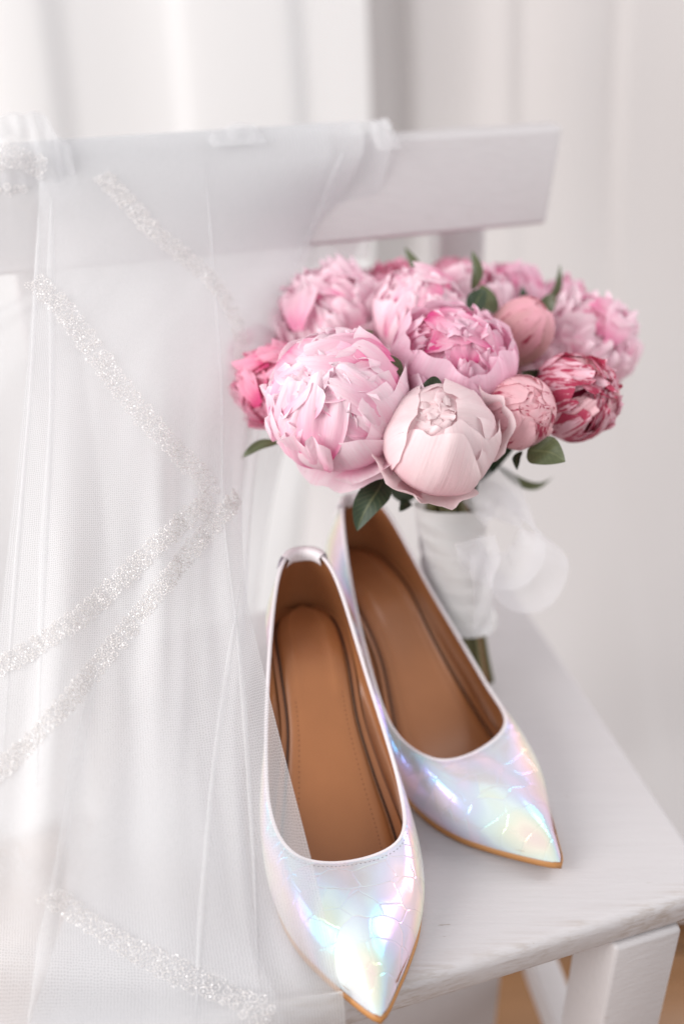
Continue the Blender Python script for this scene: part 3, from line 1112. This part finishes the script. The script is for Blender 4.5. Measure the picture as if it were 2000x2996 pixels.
def ribbon(path, width, name, twist=0.0, side=None):
    c = [Vector(p) for p in catmull(path, 60)]
    V, UV = [], []
    n = len(c)
    for k in range(n):
        t = (c[min(k + 1, n - 1)] - c[max(k - 1, 0)]).normalized()
        sd = Vector(side if side else (0, .6, .8))
        sd = (sd - t * sd.dot(t)).normalized()
        sd = Matrix.Rotation(twist * k / n, 3, t) @ sd
        for i in range(7):
            s = i / 6 - .5
            V.append(c[k] + sd * width * s + t.cross(sd) * .0012 * sin(6 * s + k * .2) - B0)
    return mesh(name, V, grid_faces(7, n), M_RIBBON_SHEER, bouquet)


M_RIBBON_SHEER = mat_tulle('sheer_ribbon', hole=.42, thread=.62, cell=.0012, col=(.86, .85, .87))
Rp = lambda u, v, d: at_depth(u - 18, v - 22, d)
ribbon([Rp(1395, 1490, .745), Rp(1480, 1440, .75), Rp(1570, 1545, .755), Rp(1618, 1660, .76), Rp(1590, 1745, .76), Rp(1515, 1760, .755), Rp(1440, 1700, .75), Rp(1405, 1600, .745)], .030, 'ribbon_loop', .5, (-.5, .5, .7))
ribbon([Rp(1400, 1520, .742), Rp(1450, 1480, .74), Rp(1520, 1530, .74), Rp(1560, 1620, .742), Rp(1520, 1690, .745), Rp(1450, 1680, .745), Rp(1408, 1610, .742)], .026, 'ribbon_loop', -.4, (-.4, .6, .7))
ribbon([Rp(1412, 1640, .745), Rp(1425, 1720, .75), Rp(1432, 1820, .765), Rp(1425, 1880, .775)], .014, 'ribbon_tail', .2, (.9, .3, .1))


def leaf(a, b, width, mt, bend=.12, roll=0., fold=.25, seed=0):
    """lance-shaped leaf from base a to tip b (world)."""
    a, b = Vector(a), Vector(b)
    ln = (b - a).length
    t = (b - a).normalized()
    view = (CAMP - a).normalized()
    nrm = (view - t * view.dot(t)).normalized()
    nrm = Matrix.Rotation(roll, 3, t) @ nrm
    sd = t.cross(nrm)
    nu, nv = 7, 16
    V, UV = [], []
    for j in range(nv):
        v = j / (nv - 1)
        w = .8 * width * (math.sin(pi * v ** .8) ** .85 if 0 < v < 1 else 0) + .0002
        ctr = a + t * ln * v + nrm * (bend * ln * math.sin(pi * v)) + sd * (.06 * ln * math.sin(pi * v * 1.3 + seed))
        for i in range(nu):
            s = i / (nu - 1) * 2 - 1
            V.append(ctr + sd * w * s + nrm * (fold * w * abs(s) + .10 * w * sin(9 * v + 2 * s + seed)) - B0)
            UV.append((s * .5 + .5, v))
    return mesh('leaf', V, grid_faces(nu, nv), mt, bouquet, uvs=UV)


def lf(p0, d0, p1, d1, w, mt=None, **kw):
    leaf(at_depth(*p0, d0), at_depth(*p1, d1), w, mt or M_GREEN, **kw)


lf((1210, 850), .775, (1189, 722), .775, .0058, roll=.5)
lf((1380, 850), .755, (1386, 734), .755, .0052, roll=.4)
lf((1580, 900), .78, (1641, 776), .78, .0050, roll=.7)
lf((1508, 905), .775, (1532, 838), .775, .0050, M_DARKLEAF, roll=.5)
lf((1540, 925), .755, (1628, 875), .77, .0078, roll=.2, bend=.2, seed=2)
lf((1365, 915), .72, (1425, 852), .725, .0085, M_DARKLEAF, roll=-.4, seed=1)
lf((1450, 920), .74, (1400, 835), .75, .0080, roll=.3, seed=3)
lf((1040, 985), .705, (1092, 972), .70, .0050, roll=.2)
lf((1172, 1105), .655, (1096, 1025), .652, .0062, roll=.3, seed=1)
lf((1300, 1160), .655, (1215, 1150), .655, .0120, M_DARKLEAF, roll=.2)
lf((815, 1295), .70, (700, 1336), .70, .0040, roll=.3)
lf((1545, 1310), .675, (1652, 1352), .66, .0125, roll=-.2, bend=.1, seed=2, fold=.15)
lf((1525, 1320), .69, (1508, 1375), .685, .0035, M_DARKLEAF, roll=.5)
lf((1450, 1360), .76, (1612, 1402), .80, .0042, roll=.4, bend=.2)
lf((1110, 1400), .69, (1054, 1556), .675, .0125, M_DARKLEAF, roll=.2, seed=4)
lf((1200, 1470), .71, (1165, 1495), .70, .0050, M_DARKLEAF, roll=.3)
lf((1560, 1110), .70, (1528, 1084), .68, .0060, M_DARKLEAF, roll=.2)
# dark leaves deep between the heads
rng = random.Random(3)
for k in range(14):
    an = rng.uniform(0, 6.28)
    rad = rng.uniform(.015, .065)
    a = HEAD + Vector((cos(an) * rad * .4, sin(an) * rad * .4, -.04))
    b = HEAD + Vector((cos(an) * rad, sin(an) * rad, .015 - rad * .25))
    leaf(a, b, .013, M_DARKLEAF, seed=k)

# ------------------------------------------------------------------ veil
veil = empty('bridal_veil', (-.15, .6, SEAT))
tag(veil, 'sheer white tulle veil with beaded trim draped over the chair back and seat', 'veil')
V0 = Vector((-.15, .6, SEAT))


def cr_grid(ctrl, nu, nv):
    """bicubic (Catmull-Rom) surface through a control grid [rows][cols] of 3-vectors."""
    C = np.array([[tuple(p) for p in row] for row in ctrl])
    a = np.array([catmull(C[i], nu) for i in range(C.shape[0])])
    out = np.array([catmull(a[:, j], nv) for j in range(nu)])
    return out.transpose(1, 0, 2)


def rail_pt(px, dz=.004, fwd=0.0, below=0.0):
    """point on the rail under pixel column px (solved along the rail's top edge)."""
    lo, hi = -.7, .1
    for _ in range(40):
        m = (lo + hi) / 2
        p = RAIL_R + E_R * m
        d = p.y * cos(PITCH) - (p.z - CAMZ) * sin(PITCH)
        if 1000 + FPX * p.x / d > px:
            hi = m
        else:
            lo = m
    return RAIL_R + E_R * m + Vector((0, 0, dz - below)) - E_B * fwd


def sheet(ctrl, nu, nv, folds, seed, name='tulle_layer', mt=None, calm=None):
    clear = SEAT + .001 * seed - .002
    r = np.random.RandomState(seed)
    G = cr_grid(ctrl, nu, nv)
    du = np.gradient(G, axis=1)
    dv = np.gradient(G, axis=0)
    nn = np.cross(du, dv)
    nn /= np.linalg.norm(nn, axis=2)[:, :, None] + 1e-9
    S = np.linspace(0, 1, nu)[None, :]
    Tt = np.linspace(0, 1, nv)[:, None]
    disp = 0
    for (f, amp, t_on) in folds:
        ph, ph2 = r.uniform(0, 6.28, 2)
        env = np.clip((Tt - t_on) / .22, 0, 1) * (1 if calm is None else np.clip((calm - Tt) / .18, .08, 1))
        disp = disp + amp * env * np.sin(6.283 * f * (S + .05 * np.sin(3 * Tt + ph2)) + ph) * (.6 + .4 * np.sin(2.3 * Tt * 6.283 + ph2 + 4 * S))
    G = G + nn * disp[:, :, None]
    # keep clear of the seat
    G[:, :, 2] = np.where((G[:, :, 2] < clear) & (inside_seat(G)), clear, G[:, :, 2])
    lu = np.r_[0, np.cumsum(np.linalg.norm(np.diff(G[nv // 2], axis=0), axis=1))]
    lv = np.r_[0, np.cumsum(np.linalg.norm(np.diff(G[:, nu // 2], axis=0), axis=1))]
    uv = np.stack(np.meshgrid(lu, lv), -1).reshape(-1, 2)
    o = mesh(name, G.reshape(-1, 3) - np.array(V0), grid_faces(nu, nv), mt or M_TULLE, veil, uvs=uv)
    bvh = BVHTree.FromPolygons([tuple(p) for p in G.reshape(-1, 3)], grid_faces(nu, nv))
    return o, bvh


fn = E_B
f_edge = fr.dot(E_B) - .004


def inside_seat(G):
    return (G @ np.array(E_B)) > f_edge


def Z(u, v, z):
    return at_z(u, v, z)


def edge_v(u):
    return 2849 - .305 * (u - 1300)


def E0(u):
    return at_z(u, edge_v(u) + 6, SEAT + .006)


def E1(u):
    return at_z(u, edge_v(u) + 6, SEAT + .006) - E_B * .012 - Vector((0, 0, .10))


def D(u, v, d):
    return at_depth(u, v, d)


# back layer: hangs close to the rail and lies on the seat
cols = (75, 300, 560, 820, 1130)
back = [[rail_pt(c, -.10, -.035) for c in cols],
        [rail_pt(c, .006, -.012) for c in cols],
        [rail_pt(c, .001, .008, .012) for c in cols],
        [rail_pt(c, .0, .016, .075) for c in cols[:-1]] + [rail_pt(1040, 0, .010, .075)],
        [D(-420, 1150, .700), D(60, 1120, .735), D(400, 1080, .765), D(700, 1020, .80), D(960, 960, .84)],
        [D(-420, 1700, .655), D(60, 1600, .70), D(380, 1520, .735), D(640, 1430, .77), D(830, 1350, .81)],
        [Z(-420, 2250, .475), Z(60, 2100, .475), Z(360, 1980, .475), Z(600, 1880, .475), Z(760, 1750, .48)],
        [Z(-420, 2750, .456), Z(60, 2620, .456), Z(330, 2560, .456), Z(560, 2500, .456), Z(700, 2440, .456)],
        [E0(c) for c in (-420, 60, 330, 560, 780)],
        [E1(c) for c in (-420, 60, 330, 560, 780)]]
_, BV_BACK = sheet(back, 150, 170, [(3, .008, .3), (6, .005, .3), (11, .002, .25)], 5, mt=M_TULLE_SOFT, calm=.72)
# second layer, a little forward, shorter
mid_l = [[rail_pt(c, -.06, -.030) for c in (-300, 120, 420, 700, 950)],
         [rail_pt(c, .009, -.010) for c in (-300, 120, 420, 700, 950)],
         [rail_pt(c, .003, .012, .012) for c in (-300, 120, 420, 700, 950)],
         [D(-300, 900, .655), D(110, 840, .685), D(420, 800, .71), D(680, 760, .745), D(880, 720, .78)],
         [D(-300, 1350, .635), D(70, 1300, .665), D(420, 1250, .70), D(640, 1200, .735), D(770, 1150, .76)],
         [D(-300, 1900, .61), D(20, 1850, .64), D(400, 1780, .675), D(600, 1700, .70), D(720, 1620, .715)],
         [Z(-300, 2450, .49), Z(0, 2420, .49), Z(400, 2300, .49), Z(580, 2200, .50), Z(700, 2100, .51)],
         [Z(-300, 2900, .457), Z(0, 2860, .457), Z(420, 2820, .457), Z(650, 2780, .457), Z(740, 2700, .458)],
         [E0(c) for c in (-300, 0, 420, 700, 830)],
         [E1(c) for c in (-300, 0, 420, 700, 830)]]
_, BV_MID = sheet(mid_l, 150, 170, [(3, .007, .3), (5, .005, .3), (9, .002, .25)], 6, mt=M_TULLE_SOFT, calm=.80)
# front layer: its free edge runs over the near shoe
front = [[rail_pt(c, -.04, -.028) for c in (105, 330, 560, 800, 1040)],
         [rail_pt(c, .011, -.008) for c in (105, 330, 560, 800, 1040)],
         [rail_pt(c, .004, .014, .012) for c in (105, 330, 560, 800, 1040)],
         [D(98, 830, .660), D(290, 820, .676), D(490, 800, .70), D(690, 780, .735), D(900, 760, .785)],
         [D(62, 1250, .628), D(230, 1230, .640), D(420, 1220, .652), D(580, 1200, .674), D(740, 1180, .715)],
         [D(10, 1720, .605), D(220, 1700, .612), D(430, 1680, .625), D(590, 1660, .640), D(715, 1640, .655)],
         [D(-30, 2100, .580), D(200, 2080, .586), D(440, 2060, .598), D(640, 2030, .612), D(778, 1985, .628)],
         [D(-60, 2480, .550), D(190, 2480, .556), D(470, 2490, .566), D(720, 2505, .576), D(917, 2524, .590)],
         [Z(-80, 2800, .470), Z(190, 2815, .470), Z(500, 2840, .470), Z(790, 2860, .468), Z(992, 2880, .462)],
         [E0(c) + Vector((0, 0, .004)) for c in (-90, 190, 510, 800, 1006)],
         [E1(c) - E_B * .004 for c in (-90, 190, 510, 800, 1012)]]
_, BV_FRONT = sheet(front, 170, 190, [(3, .004, .35), (6, .0022, .35)], 7, calm=.86)
# loose bunch on top of the rail at the left
bun = [[rail_pt(c, -.055 + .03 * (k > 2), .022) + Vector((0, 0, 0)) for k, c in enumerate((-160, -40, 60, 140, 210))],
       [rail_pt(c, -.01, .016) for c in (-160, -40, 60, 140, 210)],
       [rail_pt(-160, .010, .004), rail_pt(-40, .012, .004), rail_pt(60, .020, .004), rail_pt(140, .018, .004), rail_pt(210, .006, .004)],
       [rail_pt(-160, .012, -.014), rail_pt(-40, .018, -.014), rail_pt(60, .029, -.014), rail_pt(140, .026, -.014), rail_pt(210, .008, -.014)],
       [rail_pt(-160, -.01, -.034), rail_pt(-40, .005, -.034), rail_pt(60, .010, -.034), rail_pt(140, .004, -.034), rail_pt(210, -.01, -.034)]]
_, BV_BUN = sheet(bun, 60, 40, [(3, .0025, .0), (7, .001, 0)], 8, mt=M_TULLE_THIN)
bun2 = [[rail_pt(c, 0.004, .010) for c in (610, 670, 730, 770)],
        [rail_pt(610, .008, -.004), rail_pt(670, .014, -.004), rail_pt(730, .0155, -.004), rail_pt(770, .008, -.004)],
        [rail_pt(c, -.01, -.028) for c in (610, 670, 730, 770)]]
sheet(bun2, 40, 24, [(3, .001, .0)], 9, mt=M_TULLE_THIN)
bun3 = [[rail_pt(c, -.005, .016) for c in (1080, 1105, 1130, 1150)],
        [rail_pt(1080, .006, -.002), rail_pt(1105, .012, -.002), rail_pt(1130, .013, -.002), rail_pt(1150, .005, -.002)],
        [rail_pt(c, -.01, -.028) for c in (1080, 1105, 1130, 1150)]]
sheet(bun3, 30, 24, [(2, .001, .0)], 10, mt=M_TULLE_THIN)


def trim(path, bvh, width, seed, lift=.0015):
    """beaded band: rings of small faceted beads sewn along a line on the tulle."""
    r = np.random.RandomState(seed)
    c = catmull([(p[0], p[1], 0) for p in path], 400)[:, :2]
    pts, nrs = [], []
    for (u, v) in c:
        hit = bvh.ray_cast(CAMP, ray(u, v).normalized())
        if hit[0] is not None:
            nr = hit[1]
            if nr.dot(CAMP - hit[0]) < 0:
                nr = -nr
            pts.append(hit[0])
            nrs.append(nr)
    if len(pts) < 5:
        return
    P_ = np.array([tuple(p) for p in pts])
    Nn = np.array([tuple(p) for p in nrs])
    ds = np.r_[0, np.cumsum(np.linalg.norm(np.diff(P_, axis=0), axis=1))]
    V, Fc = [], []

    def samp(s):
        p = np.array([np.interp(s, ds, P_[:, k]) for k in range(3)])
        q = np.array([np.interp(s + .002, ds, P_[:, k]) - np.interp(s - .002, ds, P_[:, k]) for k in range(3)])
        nv_ = np.array([np.interp(s, ds, Nn[:, k]) for k in range(3)])
        t = q / (np.linalg.norm(q) + 1e-9)
        nv_ = nv_ - t * nv_.dot(t)
        nv_ /= np.linalg.norm(nv_) + 1e-9
        return p, t, nv_, np.cross(nv_, t)

    def bead(c, rad, nv_):
        # little octahedron turned at random: catches the light like cut crystal
        q = r.normal(size=(3, 3))
        q, _ = np.linalg.qr(q)
        b0 = len(V)
        for k in range(3):
            V.append(c + q[k] * rad)
            V.append(c - q[k] * rad)
        for a in (0, 1):
            for b in (2, 3):
                for d_ in (4, 5):
                    Fc.append((b0 + a, b0 + b, b0 + d_))

    s = 0
    while s < ds[-1]:
        p, t, nv_, bt = samp(s)
        nacross = 3
        stag = (width / nacross * .5) if int(round(s / (width / nacross))) % 2 else 0
        for k in range(nacross):
            off = (k - (nacross - 1) / 2) * width / nacross + r.normal() * .0002 + stag * .4
            cc = p + bt * off + t * r.normal() * .0006 + nv_ * lift
            rr_ = width / nacross * .42
            for a in range(10):
                an = 2 * pi * a / 10 + r.uniform(0, .25)
                bead(cc + (t * cos(an) + bt * sin(an)) * rr_ + nv_ * r.uniform(-.0003, .0006), r.uniform(.00042, .00066), nv_)
            if r.rand() < .9:
                bead(cc + nv_ * .0004, r.uniform(.0004, .0008), nv_)
        s += width / nacross * 1.0
    o = mesh('bead_trim', np.array(V) - np.array(V0), Fc, M_BEAD, veil, smooth=False)
    tag(o, kind='stuff')
    return o


trim([(102, 830), (180, 905), (290, 1055), (400, 1200), (520, 1330), (592, 1405), (612, 1450)], BV_FRONT, .0150, 1)
trim([(608, 1465), (520, 1535), (400, 1650), (250, 1790), (100, 1895), (-40, 1970)], BV_FRONT, .0125, 2)
trim([(300, 520), (360, 580), (450, 680), (560, 770), (640, 850), (690, 950), (705, 1040), (712, 1130)], BV_FRONT, .0140, 3, .0006)
trim([(690, 1455), (600, 1560), (500, 1680), (380, 1830), (230, 2010), (100, 2160), (-40, 2290)], BV_FRONT, .0120, 4, .0006)
trim([(150, 2615), (260, 2690), (400, 2780), (560, 2860), (690, 2930), (800, 2990)], BV_FRONT, .0165, 5)
trim([(-40, 2440), (10, 2490), (40, 2560), (100, 2590), (150, 2625)], BV_BACK, .0150, 6)
trim([(-40, 590), (20, 575), (70, 580), (100, 605), (108, 640)], BV_BUN, .0150, 7)
trim([(-40, 480), (20, 460), (70, 470), (140, 500)], BV_BUN, .0150, 8)


def pleat(path, bvh, width, lift=.0012):
    """a narrow doubled fold of the tulle, lying on the sheet below it."""
    c = catmull([(p[0], p[1], 0) for p in path], 90)[:, :2]
    V, UV = [], []
    hits = []
    for (u, v) in c:
        h_ = bvh.ray_cast(CAMP, ray(u, v).normalized())
        if h_[0] is not None:
            nr = h_[1] if h_[1].dot(CAMP - h_[0]) > 0 else -h_[1]
            hits.append((h_[0], nr))
    n = len(hits)
    if n < 4:
        return
    ln = 0.0
    for k in range(n):
        p, nr = hits[k]
        t = (hits[min(k + 1, n - 1)][0] - hits[max(k - 1, 0)][0]).normalized()
        sd = t.cross(nr).normalized()
        if k:
            ln += (p - hits[k - 1][0]).length
        w = width * (.75 + .25 * sin(k * .11)) * min(1, k / 25, (n - 1 - k) / 25)
        for i, (a, b) in enumerate(((-.5, -.3), (-.25, .5), (.0, .7), (.25, .5), (.5, -.3))):
            V.append(p + sd * w * a + nr * lift * b - V0)
            UV.append((w * a, ln))
    mesh('tulle_fold', V, grid_faces(5, n), M_TULLE_THIN, veil, uvs=UV)


pleat([(115, 600), (108, 800), (85, 1200), (45, 1700), (10, 2200)], BV_FRONT, .004)
pleat([(150, 560), (150, 800), (150, 1200), (125, 1700), (110, 2300)], BV_FRONT, .007)
pleat([(600, 470), (625, 800), (650, 1150), (655, 1500), (700, 1900), (735, 2400), (755, 2850)], BV_FRONT, .004)
pleat([(705, 1700), (660, 2000), (620, 2300), (590, 2700), (570, 2990)], BV_FRONT, .006)
pleat([(300, 1900), (230, 2200), (180, 2500), (130, 2800), (70, 3050)], BV_FRONT, .012)
pleat([(1010, 430), (960, 560), (900, 700), (850, 800)], BV_FRONT, .010)
